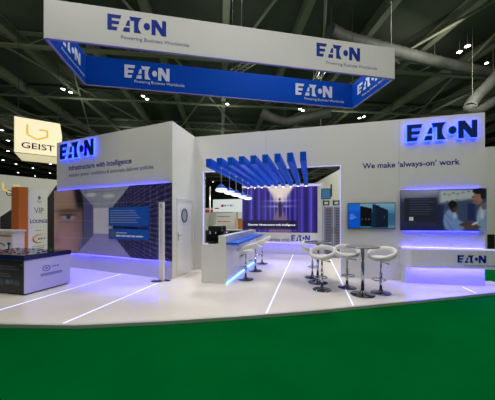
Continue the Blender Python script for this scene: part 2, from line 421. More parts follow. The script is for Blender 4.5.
def right_mural(U, V):
    c = np.zeros(U.shape+(3,))+np.array([52, 54, 80.])
    c = blend(c, ell(U, V, .18, .92, .35, .16, .8)*.85, (150, 150, 175)); c = blend(c, ell(U, V, .45, .98, .2, .1, .8)*.7, (170, 170, 190))
    c = blend(c, ss(.35, .0, V)*.5, (30, 40, 88))
    c = blend(c, rect(U, V, .46, 1.1, .0, 1.1, .03)*.75, (70, 84, 116))
    c = blend(c, rect(U, V, .47, .92, .62-.1, .97, .03)*ss(.0, .1, V-.62-(U-.5)*.25), (176, 184, 184))
    for u, v in ((.53, .88), (.58, .86), (.63, .90), (.68, .88), (.74, .91), (.80, .93), (.56, .70), (.62, .72), (.67, .74)):
        c = blend(c, ell(U, V, u, v, .018, .02, .5)*(np.mod(U*90+V*30, 1) > .4)*.8, (50, 60, 90))
    c = blend(c, rect(U, V, .44, .52, 0, .62, .01)*.6, (24, 30, 60)); c = blend(c, rect(U, V, .79, .87, .25, .66, .01)*.9, (36, 44, 92))
    c = blend(c, rect(U, V, .0, .44, .0, .05, .02)*.5, (20, 24, 60))
    c = blend(c, rect(U, V, .05, .435, .20, .80, .003)*.85, (38, 40, 56))
    # seated colleague in a pale shirt
    c = blend(c, ell(U, V, .60, .25, .085, .27, .18), (128, 152, 196)); c = blend(c, np.exp(-((U-.57-.05*np.sin(V*9))/.012)**2)*(V < .5)*.5, (80, 100, 150)); c = blend(c, ell(U, V, .645, .36, .02, .06, .6), (175, 195, 225)); c = blend(c, ell(U, V, .66, .12, .10, .15, .2), (120, 148, 196))
    c = blend(c, ell(U, V, .60, .10, .012, .2, .6, .3)*.5, (90, 110, 160))
    c = blend(c, ell(U, V, .632, .56, .042, .115, .15), (66, 46, 42)); c = blend(c, ell(U, V, .622, .63, .05, .085, .2), (22, 18, 20))
    c = blend(c, ell(U, V, .652, .52, .022, .06, .4)*.6, (98, 68, 56)); c = blend(c, ell(U, V, .76, .16, .07, .04, .3, .5), (90, 62, 52))
    # standing colleague in profile, dark hair
    c = blend(c, ell(U, V, 1.0, .30, .11, .36, .12), (150, 166, 200)); c = blend(c, ell(U, V, .95, .40, .02, .16, .7)*.7, (196, 208, 230)); c = blend(c, ell(U, V, .99, .2, .02, .2, .8)*.5, (90, 104, 150)); c = blend(c, ell(U, V, .95, .15, .05, .14, .3), (130, 150, 190))
    c = blend(c, ell(U, V, .905, .78, .052, .16, .12), (150, 112, 98)); c = blend(c, ell(U, V, .872, .68, .03, .05, .4), (134, 96, 84))
    c = blend(c, ell(U, V, .915, .935, .07, .07, .15), (26, 22, 26)); c = blend(c, ell(U, V, .962, .85, .03, .11, .25), (30, 25, 28))
    c = blend(c, ell(U, V, .85, .80, .012, .02, .4)*.7, (40, 30, 30)); c = blend(c, ell(U, V, .97, .58, .03, .08, .3)*.8, (110, 78, 68))
    c = blend(c, ell(U, V, .84, .10, .09, .045, .3), (96, 68, 60)); c = blend(c, ell(U, V, .87, .18, .05, .02, .3, .9), (200, 208, 220))
    return np.clip(c*1.22-4, 0, 245)
rx0, rx1, rz0, rz1 = 2.155, 3.92, 1.245, 2.235
mur2 = printed('mural_panel', frame((rx0, YB-.05, rz0), (1, 0, 0), (0, -1, 0)), rx1-rx0, rz1-rz0, 200, 110, right_mural, M_pr, None, .03)
tag(mur2, 'mural of two men in pale shirts talking, on the right wall', 'mural')
Mr = frame((rx0, YB-.08, rz0), (1, 0, 0), (0, -1, 0))
lines(Mr, .20, .74, .55, 7, .058, .014, M_grey, mur2); MB().box(.19, .28, .24, .33, 0, .003, Mr).build('picture_square', M_wprint, mur2)
for z in (rz1-.03, rz0+.006): MB().box(rx0+.12, rx1-.12, YB-.02, YB-.004, z, z+.024).build('light_strip', M_led, wb)

# screen on the right wall
def tvfn(U, V):
    c = np.zeros(U.shape+(3,))+np.array([60, 130, 165.]); c = blend(c, ss(.45, 1.0, V)*.8, (150, 195, 220)); c = blend(c, ss(.4, 0, V)*ss(.5, .9, U)*.7, (120, 165, 195))
    c = blend(c, rect(U, V, .265, .52, .06, .9, .004)*(V < .91-(U-.265)*.45), (6, 9, 16))
    for u in (.30, .38, .45): c = blend(c, rect(U, V, u, u+.012, .32, .40, .004), (120, 130, 140))
    c = blend(c, rect(U, V, .50, .60, .02, .62, .004), (14, 44, 84)); c = blend(c, rect(U, V, .53, .68, .02, .97, .004)*(V < .98-(U-.53)*.5), (18, 44, 76))
    c = blend(c, rect(U, V, .60, .86, .02, .95, .004)*(V < 1.0-(U-.53)*.85), (14, 30, 54)); c = blend(c, rect(U, V, .78, .785, .4, .5, .01), (170, 190, 210))
    c = blend(c, rect(U, V, .86, .99, .1, .6, .02)*.5, (50, 90, 130))
    c = blend(c, rect(U, V, -.1, .26, -.1, 1.1, .004), (10, 96, 235)); c = blend(c, ss(.6, .8, V)*(U < .26)*.8, (30, 130, 240))
    for k, v in enumerate((.56, .5, .44, .38)): c = blend(c, rect(U, V, .03, .12+.06*((k*7) % 3)/2, v-.02, v+.015, .006)*.75, (150, 200, 255))
    return c
tv = thing('wall_television', 'flat television showing dark server cabinets on the right wall', 'television', (1.5, YB-.005, 1.28))
b = MB().box(-.555, .555, -.05, -.012, 0, .655, bev=.006); b.build('housing', M_blackg, tv)
b = printed('screen', frame((-.54, -.049, .018), (1, 0, 0), (0, -1, 0)), 1.08, .62, 90, 52, tvfn, vmat('screen_glow', .2, .55), tv, .003)
MB().box(-.2, .2, -.012, .004, .2, .5).build('wall_bracket', M_black, tv)

# ------------------------------------------------------------------ floating desk with plinth on the right
desk = thing('floating_desk', 'white floating counter glowing blue underneath below the right mural', 'counter', (3.0, 6.7, 0))
def dk(pts): return [(x-3.0, y-6.7) for x, y in pts]
slab = [(2.16, 6.945), (2.16, 6.60), (2.24, 6.44), (4.75, 6.70), (4.75, 6.945)]
MB().prism(dk(slab), .42, .835).build('worktop', M_white, desk)
plinth = [(2.19, 6.945), (2.22, 6.72), (3.86, 6.84), (3.86, 6.945)]
MB().prism(dk(plinth), 0, .42).build('plinth', M_white, desk)
MB().prism(dk([(2.3, 6.58), (4.0, 6.74), (4.0, 6.79), (2.3, 6.63)]), .408, .419).build('light_strip', M_ledx, desk)
MB().prism(dk([(2.2, 6.915), (3.9, 6.915), (3.9, 6.94), (2.2, 6.94)]), .835, .84).build('light_strip', M_led, desk)
ang = math.atan2(.26, 2.51); Mdk = frame((2.24-3, 6.44-6.7-.001, 0), (math.cos(ang), math.sin(ang), 0))
def dpos(px, py):
    r = ray(px, py); n = Vector((math.sin(ang), -math.cos(ang), 0)); A = Vector((2.24, 6.44, 0)); o = Vector((0, 0, EYE)); t = (A-o).dot(n)/r.dot(n); p = o+r*t
    return (p-A).dot(Vector((math.cos(ang), math.sin(ang), 0))), p.z
x0, z0 = dpos(457.5, 262.6); x1, zt = dpos(486, 255.6)
logo_print(Mdk, x0, z0, x1-x0, zt-z0, M_print, desk)
x0, z0 = dpos(464, 266.2); text('Powering Business Worldwide', Mdk, x0, z0, .70, .035, M_grey, 'tagline_lettering', desk, .003)

# ------------------------------------------------------------------ rear mural
def rear_mural(U, V):
    c = np.zeros(U.shape+(3,))+np.array([62, 46, 165.]); ph = np.abs(U-.52)
    st = .5+.5*np.sin(np.log(ph+.12)*26); c = blend(c, (1-st)*.7, (16, 10, 62)); c = blend(c, st**6*.6, (96, 80, 200))
    c = blend(c, (np.mod(V*34, 1) < .3)*.18, (14, 10, 60)); c = blend(c, (np.mod(U*6.3+.2, 1) < .035)*(np.mod(V*24, 1) < .5)*.7, (190, 180, 255))
    for v in (.70, .58): c = blend(c, np.exp(-((V-v)/.025)**2)*np.exp(-(ph/.16)**2)*.75, (190, 180, 240))
    top = ss(.6, .98, V)*ss(.03, -.03, ph-.03-(V-.6)*.36); c = blend(c, top, (235, 220, 205)); c = blend(c, ell(U, V, .52, .80, .09, .12, .9)*.8, (255, 236, 220))
    low = ss(.62, .40, V)*ss(.03, -.03, ph-.03-(.55-V)*.24); c = blend(c, low*.8, (130, 100, 130))
    c = blend(c, ell(U, V, .52, .60, .025, .085, .25), (40, 26, 50)); c = blend(c, ell(U, V, .513, .45, .011, .12, .3), (24, 16, 36)); c = blend(c, ell(U, V, .532, .45, .011, .12, .3), (28, 18, 40))
    c = blend(c, ell(U, V, .515, .735, .014, .032, .3), (90, 62, 62)); c = blend(c, ell(U, V, .55, .60, .008, .08, .4, .2), (60, 60, 120))
    c = blend(c, rect(U, V, -.1, .74, .07, .27, .01)*.8, (14, 10, 44))
    return c*.95
mm = printed('mural_panel', frame((-2.93, 10.795, .93), (1, 0, 0), (0, -1, 0)), 3.23, 1.94, 260, 120, rear_mural, vmat('backlit_print', .3, 1.0), None, .03)
tag(mm, 'purple glowing mural of a data hall aisle on the rear wall', 'mural')
Mm = frame((-2.93, 10.76, .93), (1, 0, 0), (0, -1, 0))
text('Discover infrastructure with intelligence', Mm, .27, .29, 2.05, .085, mat('glow_lettering', (.9,.9,1), emit=(.9,.9,1), es=.7), parent=mm, bold=.012)
MRr = frame((0, 10.66, 0), (1, 0, 0), (0, -1, 0))
x0, z0 = bpos(269, 240.8, 10.66); x1, _ = bpos(289.5, 239, 10.66); text('device with', MRr, x0, z0, x1-x0, .15, M_print, parent=rear)
x0, z0 = bpos(291.2, 240.8, 10.66); x1, zt = bpos(310, 236.2, 10.66); logo_print(MRr, x0, z0, x1-x0, .24, mat('bright_blue_print', (.01,.05,.5)), rear)

# ------------------------------------------------------------------ blue slats and pendants
proto = None
for k in range(9):
    x = -2.30+k*.27
    if proto is None:
        proto = thing('ceiling_slat', '', 'slat', (0, 0, 2.64), 0, 'blue slats over the bar opening')
        MB().box(-.064, .064, 0, 4.0, .105, .295, bev=.004).build('beam', M_slat, proto)
        b = MB(); b.lathe([(0, .105), (.045, .105), (.05, .07), (.04, .055), (0, .055)], 14, (0, 3.85, 0)); sp = b.build('spotlight', M_alu, proto)
        MB().lathe([(0, .055), (.03, .055), (.03, .049), (0, .049)], 12, (0, 3.85, 0)).build('lens', M_lampf, sp)
        o = proto
    else: o = copy_tree(proto)
    o.location = (x, 5.44-.014*k, 2.64)
    names = ['leftmost of the nine', 'second from the left of the nine', 'third from the left of the nine', 'fourth from the left of the nine', 'middle one of the nine', 'fourth from the right of the nine', 'third from the right of the nine', 'second from the right of the nine', 'rightmost of the nine']
    o['label'] = names[k]+' blue overhead slats above the opening'
pp = None
for k, y in enumerate((5.58, 6.19, 6.79, 7.5, 8.17)):
    if pp is None:
        pp = thing('pendant_lamp', '', 'pendant lamp', (0, 0, 0), 0, 'pendant lamps over the bar')
        MB().cyl((0, 0, 2.30), (0, 0, 2.745), .006, n=8).build('rod', M_white, pp)
        b = MB(); b.lathe([(0, 2.745), (.035, 2.745), (.035, 2.72), (0, 2.72)], 14); b.build('ceiling_rose', M_white, pp)
        b = MB(); b.lathe([(0, 2.34), (.05, 2.335), (.09, 2.295), (.125, 2.25), (.12, 2.245), (.05, 2.25), (0, 2.25)], 24); b.build('collar', M_shelf, pp)
        b = MB(); b.lathe([(.08, 2.248), (.12, 2.25), (.14, 2.225), (.145, 2.205), (.13, 2.18), (.07, 2.165), (0, 2.16)], 24); b.build('lamp_shade', M_pend, pp)
        o = pp
    else: o = copy_tree(pp)
    o.location = (-2.03, y, 0); o['label'] = ['nearest', 'second nearest', 'middle', 'second farthest', 'farthest'][k]+' white and blue pendant lamp of the row over the bar'
    ld = bpy.data.lights.new('pendant_light', 'POINT'); ld.energy = 3; ld.color = (.85, .92, 1); ld.shadow_soft_size = .08
    lo = bpy.data.objects.new('pendant_light', ld); C.objects.link(lo); lo.location = (-2.03, y, 2.0)

# ------------------------------------------------------------------ bar counter
bar = thing('bar_counter', 'long white bar with a blue ledge and glowing base in the opening', 'counter', (-2.2, 5.57, 0))
MB().box(-.335, .10, 0, 3.3, 0, .92).box(.10, .29, 0, 3.3, 0, 1.13).build('body', M_white, bar)
MB().box(.29, .58, .0, 3.25, .925, .975, bev=.004).build('ledge', M_shelf, bar)
MB().box(.291, .305, .02, 3.25, .0, .022).build('light_strip', M_ledc, bar)
for y in (.4, 1.6, 2.8): MB().box(.29, .50, y, y+.03, .85, .925).build('bracket', M_white, bar)
Mb = frame((.2915, 0, 0), (0, 1, 0), (1, 0, 0)); logo_print(Mb, 1.15, .42, .34, .07, mat('pale_grey_print', (.4, .42, .5)), bar)
cm = thing('coffee_machine', 'black coffee machine on the low end of the white bar', 'coffee machine', (-2.30, 6.0, .92))
MB().box(-.19, .17, -.16, .2, 0, .05, bev=.006).box(-.19, .17, .02, .2, .05, .40, bev=.006).box(-.19, .17, -.14, .2, .30, .43, bev=.01).build('body', M_black, cm)
MB().box(-.09, .09, -.15, .0, .05, .06).build('drip_tray', M_chrome, cm); MB().cyl((0, -.07, .30), (0, -.07, .24), .025).build('spout', M_chrome, cm)
kt = thing('water_jug', 'clear jug with chrome lid behind the coffee machine on the bar', 'jug', (-2.25, 6.6, .92))
b = MB(); b.lathe([(0, 0), (.07, 0), (.075, .12), (.055, .2), (.06, .22)], 20); b.build('body', M_glass, kt)
MB().lathe([(.06, .22), (.05, .24), (0, .25)], 20).build('lid', M_chrome, kt)
MB().tube([(.058, 0, .2), (.11, 0, .18), (.115, 0, .09), (.073, 0, .06)], .008).build('handle', M_black, kt)
bx = thing('monitor', 'black desk monitor on the near end of the bar', 'monitor', (-2.32, 5.72, .92), .35)
MB().box(-.09, .09, -.05, .05, 0, .012).build('base', M_black, bx); MB().cyl((0, 0, .01), (0, 0, .1), .012).build('stem', M_black, bx)
MB().box(-.13, .13, -.012, .012, .06, .24, bev=.004).build('screen', M_blackg, bx)
for k, (x, y) in enumerate(((-2.42, 6.95), (-2.3, 7.05), (-2.2, 7.2))):
    b = MB(); b.lathe([(0, 0), (.03, 0), (.038, .1), (.04, .1), (.034, .1), (.028, .01), (0, .01)], 16)
    o = b.build('paper_cup', M_white); o.location = (x, y, .92); tag(o, 'white paper cup standing in the cluster far along the bar', 'cup', 'paper cups on the bar')

# ------------------------------------------------------------------ bar stools and tables
def make_stool():
    t = thing('bar_stool', '', 'bar stool')
    b = MB(); b.lathe([(0, 0), (.195, 0), (.2, .008), (.19, .016), (.09, .026), (.045, .045), (.03, .09), (0, .09)], 36); b.build('base', M_base, t)
    MB().cyl((0, 0, .05), (0, 0, .42), .027).cyl((0, 0, .42), (0, 0, .67), .019).build('pole', M_chrome, t)
    b = MB(); b.tube([(-.0+.135*math.cos(a), -.08+.12*math.sin(a), .29) for a in [2*PI*i/28 for i in range(28)]], .011, closed=True)
    b.cyl((0, 0, .27), (0, 0, .31), .036); b.build('footrest', M_chrome, t)
    b = MB(); b.cyl((.0, 0, .65), (.15, -.03, .63), .007, n=8); b.cyl((.15, -.03, .63), (.19, -.04, .63), .011, n=8); b.build('lever', M_black, t)
    b = MB(); b.lathe([(0, .655), (.09, .66), (.18, .675), (.22, .705), (.222, .73), (.19, .752), (.10, .742), (0, .738)], 36); b.build('seat', M_leather, t)
    # wraparound backrest: low at the front sides, rising at the back (+y)
    pts = []; rr = []
    N = 40
    for i in range(N+1):
        a = -PI/2+.35+(2*PI-.7)*i/N; k = (1+math.sin(a))/2; k2 = k**1.1
        R = .20+.045*k2; R += .02; pts.append((R*1.06*math.cos(a), R*math.sin(a)+.012, .725+.165*k2)); e = min(1, 6*min(i, N-i)/N+.35); rr.append(e)
    b = MB(); b.tube(pts, rr, 12, ell=(.03, .056)); b.build('backrest', M_leather, t)
    return t
stools = [  # x, y, lift, facing, label, group
 (1.42, 5.68, .00, -.75, 'white bar stool right of the front tall table', 'stools at the tall tables'),
 (.80, 5.93, -.02, .1, 'white bar stool behind and left of the front tall table', 'stools at the tall tables'),
 (.25, 5.62, .00, -.35, 'white bar stool nearest the platform edge, in front of the rear tall table', 'stools at the tall tables'),
 (.06, 6.72, .02, .3, 'white bar stool behind the rear tall table, farthest of the four', 'stools at the tall tables'),
 (-1.57, 6.10, .0, -1.75, 'nearest white bar stool at the bar ledge', 'stools at the bar'),
 (-1.55, 7.15, .0, -1.5, 'middle white bar stool at the bar ledge', 'stools at the bar'),
 (-1.58, 8.35, .0, -1.45, 'farthest white bar stool at the bar ledge', 'stools at the bar')]
ps = make_stool()
for i, (x, y, dz, rz, lab, g) in enumerate(stools):
    o = ps if i == 0 else copy_tree(ps); o.location = (x, y, 0); o.rotation_euler.z = rz; tag(o, lab, None, g)
def make_table():
    t = thing('bistro_table', '', 'table')
    b = MB(); b.lathe([(0, 0), (.23, 0), (.235, .01), (.22, .02), (.09, .035), (.045, .06), (.035, .1), (0, .1)], 36); b.build('base', M_base, t)
    MB().cyl((0, 0, .06), (0, 0, .96), .032).build('pole', M_chrome, t)
    b = MB(); b.lathe([(0, .955), (.28, .955), (.315, .96), (.32, .97), (.315, .982), (0, .984)], 40); b.build('tabletop', M_glass, t)
    return t
tb = make_table(); tb.location = (1.03, 5.46, 0); tag(tb, 'tall round chrome table between the two right hand stools', None, 'tall tables')
t2 = copy_tree(tb); t2.location = (.18, 6.22, 0); tag(t2, 'tall round chrome table behind the left pair of stools', None, 'tall tables')

# ------------------------------------------------------------------ server cabinet behind the opening
sc = thing('server_cabinet', 'grey two door server cabinet right of the purple mural', 'cabinet', (.86, 10.2, 0), .05)
MB().box(-.36, .40, 0, .55, .04, 2.04, bev=.006).box(-.33, .37, .03, .5, 0, .04).build('body', mat('cabinet_grey', (.42, .43, .46), .4), sc)
for s, x in ((0, -.33), (1, .04)):
    dd = MB().box(x, x+.33, -.02, -.001, .1, 1.98).build('door', M_mesh, sc)
    MB().box(x+(.29 if s == 0 else .02), x+(.31 if s == 0 else .04), -.045, -.02, .95, 1.2).build('handle', M_black, dd)
    b = MB()
    for k in range(30): b.box(x+.06, x+.27, -.024, -.02, .15+k*.06, .175+k*.06)
    b.build('vent_slots', M_black, dd)
for k, (x, lab) in enumerate(((.62, 'black box display on the left side of the server cabinet top'), (1.0, 'black box display on the right side of the server cabinet top'))):
    o = thing('display_box', lab, 'display', (x, 10.42, 2.04), 0, 'black boxes on the cabinet')
    MB().box(-.12, .12, -.1, .1, 0, .2, bev=.005).build('housing', M_black, o); MB().box(-.07, .07, -.104, -.1, .05, .15).build('screen', mat('pale_screen', (.2, .25, .2), emit=(.5, .6, .5), es=.3), o)
wm = thing('bracket_screen', 'small screen on a black arm above the server cabinet', 'screen', (.58, 10.75, 2.3))
MB().box(-.15, .21, -.40, -.36, .0, .42, bev=.005).build('housing', M_black, wm)
MB().box(-.13, .19, -.405, -.40, .03, .39).build('screen', mat('blue_screen', (.01, .05, .1), emit=(.02, .1, .2), es=.8), wm)
MB().box(.22, .26, -.40, -.1, .1, .58).box(-.02, .26, -.14, -.10, .3, .4).box(-.02, .02, -.14, -.04, .3, .4).build('bracket', M_black, wm)

# ------------------------------------------------------------------ touch display table at the left
kt = thing('display_table', 'low display table with black glass top, white side and dark printed front', 'display table', (-6.35, 4.24, 0))
MB().box(-.80, .82, -.48, .48, .03, .70).box(-.77, .79, -.45, .45, 0, .03).build('body', M_black, kt)
MB().box(.82, .834, -.49, .49, .03, .70).build('side_panel', mat('led_tinted_white', (.52, .49, .98), .4), kt)  # white panel; the blue LED light on it is put into the colour
MB().box(-.83, .85, -.51, .51, .70, .79, bev=.004).build('rim', mat('dark_blue_rim', (.008, .012, .09), .25), kt)
MB().box(-.80, .82, -.48, .48, .79, .80).build('glass_top', M_blackg, kt)
Ms = frame((.835, -.49, 0), (0, 1, 0), (1, 0, 0))
b = MB(); b.tube([Ms @ Vector((.43+.075*math.cos(a), .47+.055*math.sin(a), .002)) for a in [2*PI*i/24 for i in range(24)]], .006, 6, closed=True)
b.prism([(.40, .46), (.46, .46), (.445, .49), (.43, .475), (.415, .49)], 0, .003, Ms); b.build('crest', M_print, kt)
MB().box(.56, .59, .48, .50, 0, .003, Ms).box(.61, .64, .48, .50, 0, .003, Ms).box(.66, .70, .48, .50, 0, .003, Ms).build('printed_mark', M_print, kt)
MB().box(.31, .78, .31, .37, 0, .003, Ms).build('printed_bar', mat('lavender_bar', (.25, .22, .6), .5), kt)
def ktf(U, V):
    c = np.zeros(U.shape+(3,))+np.array([12, 14, 22.]); n = rng.rand(*U.shape)
    for (u, v, r, k) in ((.62, .30, .05, (40, 90, 130)), (.72, .32, .04, (120, 150, 170)), (.80, .33, .04, (60, 120, 160)), (.88, .30, .045, (70, 110, 140)), (.50, .3, .06, (30, 60, 90)), (.35, .3, .08, (30, 60, 90))):
        c = blend(c, ell(U, V, u, v, r, r*2.0, .5)*(n > .35)*.9, k)
    for v, a, bb in ((.80, .5, .85), (.72, .45, .90), (.58, .5, .75), (.50, .55, .78)):
        c = blend(c, rect(U, V, a, bb, v-.018, v+.018, .004)*(np.mod(U*31+v*7, 1) > .2)*.6, (150, 155, 165))
    c = blend(c, rect(U, V, .94, .97, .85, .9, .01), (120, 120, 130))
    return c
printed('front_graphic', frame((-.80, -.481, .04), (1, 0, 0), (0, -1, 0)), 1.62, .65, 150, 60, ktf, vmat('table_print', .35), kt, .004)
MR = {'red': mat('red_wrapper', (.3, .01, .01), .5), 'blue': mat('blue_wrapper', (.01, .04, .25), .5), 'white': mat('pale_wrapper', (.4, .4, .42), .5), 'dark': M_black}
for k in range(34):
    cname = ['red', 'blue', 'dark', 'white', 'dark', 'blue'][k % 6]
    x = random.uniform(-.75, .7); y = -.30+.075*(k % 10)+random.uniform(-.02, .02); x = -.75+1.45*((k*.381) % 1)
    b = MB(); L = random.uniform(.04, .08); b.box(-L/2, L/2, -.017, .017, 0, random.uniform(.008, .018), bev=.003)
    o = b.build('sweet_packet', MR[cname]); o.location = (-6.35+x, 4.24+y, .80); o.rotation_euler.z = random.uniform(0, PI)
    tag(o, 'small %s packet scattered on the black display table top' % cname, 'packet', 'small %s packets on the display table' % cname)

# ------------------------------------------------------------------ neighbours at the left
v = thing('lounge_totem', 'orange and white totem reading VIP LOUNGE behind the display table', 'totem', (-9.6, 6.7, GZ))
ft = [(-9.85, 6.30), (-9.45, 6.25), (-9.28, 6.42), (-9.56, 7.26), (-10.1, 7.15)]
MB().prism([(x+9.6, y-6.7) for x, y in ft], 0, 2.64).build('column', M_orange, v)
A = Vector((-9.28, 6.42, 0)); Bp = Vector((-9.56, 7.26, 0)); uu = (Bp-A).normalized(); wv = (Bp-A).length
Mv = frame(A-Vector((-9.6, 6.7, 0)), uu)
MB().box(0, wv, .02, 2.64, 0, .02, Mv).build('front_panel', M_wall, v); Mv2 = Mv @ Matrix.Translation((0, 0, .02))
text('VIP', Mv2, .24, 1.76, .45, .22, M_grey, 'lettering', v); text('LOUNGE', Mv2, .07, 1.42, .84, .13, M_print, 'lettering', v, bold=.01)
b = MB(); b.prism(arc(.48, 2.32, .07, 0, 2*PI-.3, 16), 0, .003, Mv2); b.box(.36, .60, 2.19, 2.21, 0, .003, Mv2).box(.40, .56, 2.13, 2.15, 0, .003, Mv2); b.build('crest', M_grey, v)
b = MB(); b.tube([Mv2 @ Vector((.55+.36*math.cos(a), .86+.15*math.sin(a), .003)) for a in [PI*.42+PI*1.15*i/20 for i in range(21)]], [.006+.02*math.sin(PI*i/20) for i in range(21)], 8); b.build('swoosh', M_orange, v)
lines(Mv2, .42, .82, .45, 1, .1, .06, M_grey, v); lines(Mv2, .15, .58, .7, 2, .07, .02, M_grey, v); lines(Mv2, .3, 1.14, .4, 1, .07, .02, M_grey, v)
rd = thing('reception_counter', 'white neighbouring counter with an orange stripe at the left edge', 'counter', (-8.9, 5.6, GZ))
MB().box(-1.0, .70, -.33, -.02, 0, 1.2).build('body', M_white, rd); MB().box(-1.05, .75, -.38, 0, 1.2, 1.25, bev=.004).build('worktop', M_white, rd)
Mrd = frame((-1.0, -.331, 0), (1, 0, 0), (0, -1, 0)); MB().box(.9, 1.66, 1.06, 1.10, 0, .003, Mrd).build('stripe', M_orange, rd)
MB().box(1.54, 1.59, .68, .9, 0, .003, Mrd).box(1.50, 1.64, .84, .88, 0, .003, Mrd).build('printed_mark', M_print, rd)
b = MB(); b.tube([Mrd @ Vector((1.2+.2*math.cos(a), .78+.09*math.sin(a), .002)) for a in [2*PI*i/24 for i in range(20)]], .012, 6); b.build('printed_oval', M_print, rd)

nb = thing('exhibition_wall', 'white neighbouring stand wall with a gold emblem at the far left', 'exhibition wall', (-16, 7.2, GZ))
P0, P1 = Vector((-17.0, 3.2, 0)), Vector((-13.1, 12.0, 0)); un = (P1-P0).normalized(); Ln = (P1-P0).length
Mn = frame(P0-Vector((-16, 7.2, 0)), un)
MB().box(0, Ln, 0, 3.7, -.15, 0, Mn).build('panel', M_wall, nb)
def npos(px, py):
    r = ray(px, py); n = un.cross(Vector((0, 0, 1))); o = Vector((0, 0, EYE)); t = (P0-o).dot(n)/r.dot(n); p = o+r*t; return (p-P0).dot(un), p.z-GZ
G = [npos(*p) for p in ((56, 185.5), (48, 197), (25, 205), (12, 209), (0, 217))]
MB().prism([(G[4][0], 0), (Ln, 0), (Ln, G[0][1])]+G, .001, .02, Mn).build('black_graphic', M_black, nb)
gx, gz = npos(6, 195.5); gx2, _ = npos(24, 195); text('Geist', Mn, gx, gz, gx2-gx, .28, M_grey, 'lettering', nb, bold=.02)
def hexlogo(M, cx, cy, s, m, parent):
    b = MB()
    P = [(-1, .75), (-1, -.4), (-.1, -.85), (.85, -.4), (.85, .35), (.1, .35)]
    for (x0, y0), (x1, y1) in zip(P, P[1:]):
        dd = Vector((x1-x0, y1-y0)); nn = Vector((-dd.y, dd.x)).normalized()*.09
        b.prism([(cx+s*(x0+nn.x), cy+s*(y0+nn.y)), (cx+s*(x0-nn.x), cy+s*(y0-nn.y)), (cx+s*(x1-nn.x), cy+s*(y1-nn.y)), (cx+s*(x1+nn.x), cy+s*(y1+nn.y))], .001, .008, M)
    return b.build('emblem', m, parent)
gx, gz = npos(12, 187.5); hexlogo(Mn, gx, gz, .32, M_gold, nb)

# hanging light box sign
def at_d(px, py, d): return Vector((0, 0, EYE))+ray(px, py)*d
q = [at_d(14, 116, 12.0), at_d(60, 124, 13.0)]
zb, zt = EYE+(218-152)/F*12.0, q[0].z
gs = thing('hanging_light_box', 'warm glowing light box sign hanging at the upper left', 'sign', (q[0].x, q[0].y, zb))
ug = Vector((q[1].x-q[0].x, q[1].y-q[0].y, 0)); wg = ug.length; ug.normalize(); Mg = frame((0, 0, 0), ug)
hg = zt-zb
MB().prism([(0, 0), (wg, .0), (wg, hg), (0, hg)], -2.2, 0, Mg).build('box', M_ghost, gs)
MB().box(-.01, wg+.01, -.02, .01, -.01, .01, Mg).box(-.01, .012, 0, hg, -.01, .012, Mg).build('edge_frame', M_plum, gs)
M_gt = mat('black_print', (.02, .02, .02), .5)
text('GEIST', Mg @ Matrix.Translation((0, 0, .002)), wg*.15, hg*.15, wg*.72, hg*.17, M_gt, 'lettering', gs, .006, .01)
hexlogo(Mg, wg*.51, hg*.64, .42, M_gold, gs)
b = MB()
for x in (.1, wg-.1): b.cyl(Mg @ Vector((x, hg, -.4)), Mg @ Vector((x, 10.9-zb, -.4)), .012, n=6)
b.build('suspension_cable', M_black, gs)

# ------------------------------------------------------------------ hanging banner ring
ZB = 6.0; k_ = (ZB-EYE)/3.45
NL, NR, FL, FR = [Vector((x*k_, y*k_, 0)) for x, y in ((-4.93, 3.71), (2.02, 6.90), (-5.58, 5.28), (1.49, 8.52))]
e = (NR-NL).normalized(); fdir = Vector((-e.y, e.x, 0)); Wd = (NR-NL).length; Dp = ((FL-NL).length+(FR-NR).length)/2; HB = .96
rg = thing('hanging_banner', 'large white and blue banner frame hanging above the stand', 'banner', (NL.x, NL.y, ZB), math.atan2(e.y, e.x))
def side(name, x0, x1, y0, y1, face_out, face_in):
    # outer white skin and inner blue skin with a small core between
    return x0
t_ = .05
def skin(name, M, w, mo, mi):
    b = MB(); b.mi = 0; b.box(0, w, 0, HB, .0, .03, M); b.mi = 1; b.box(0, w, 0, HB, -.04, -.0, M); b.mi = 2; b.box(0, w, -.012, .0, -.04, .03, M)
    return b.build(name, [mo, mi, M_led2], rg)
M_led2 = mat('violet_hem', (.3, .25, .6), .5, noise=.01)
Mf = frame((0, 0, 0), (1, 0, 0)); Mbk = frame((Wd, Dp, 0), (-1, 0, 0)); Mlf = frame((0, Dp, 0), (0, -1, 0)); Mrt = frame((Wd, 0, 0), (0, 1, 0))
pf = skin('front_banner', Mf, Wd, M_banw, M_blue); pb = skin('rear_banner', Mbk, Wd, M_banw, M_blue)
pl = skin('side_banner', Mlf, Dp, M_banw, M_blue); pr = skin('side_banner', Mrt, Dp, M_banw, M_blue)
RW = Matrix.Translation(rg.location) @ Matrix.Rotation(rg.rotation_euler.z, 4, 'Z'); RI = RW.inverted()
def rpos(px, py, M, off=0):    # photo point on a banner face, local to frame M
    MW = RW @ M; n = MW.to_3x3() @ Vector((0, 0, 1)); o = Vector((0, 0, EYE)); r = ray(px, py)
    P = MW @ Vector((0, 0, off)); t = (P-o).dot(n)/r.dot(n); q = MW.inverted() @ (o+r*t); return q.x, q.y
Mf3 = Mf @ Matrix.Translation((0, 0, .03))
def blogo(Mx, a, bq, top, tl0, tl1, m1, m2, parent):
    x0, z0 = rpos(*a, Mx); x1, z1 = rpos(*bq, Mx); _, zt = rpos(*top, Mx)
    logo_print(Mx, x0, z0, x1-x0, zt-z0, m1, parent)
    if tl0:
        x0, z0 = rpos(*tl0, Mx); x1, _ = rpos(*tl1, Mx)
        if x1-x0 < .3: x1 = x0+1
        text('Powering Business Worldwide', Mx, x0, z0, x1-x0, .10, m2, 'tagline_lettering', parent)
    return x0
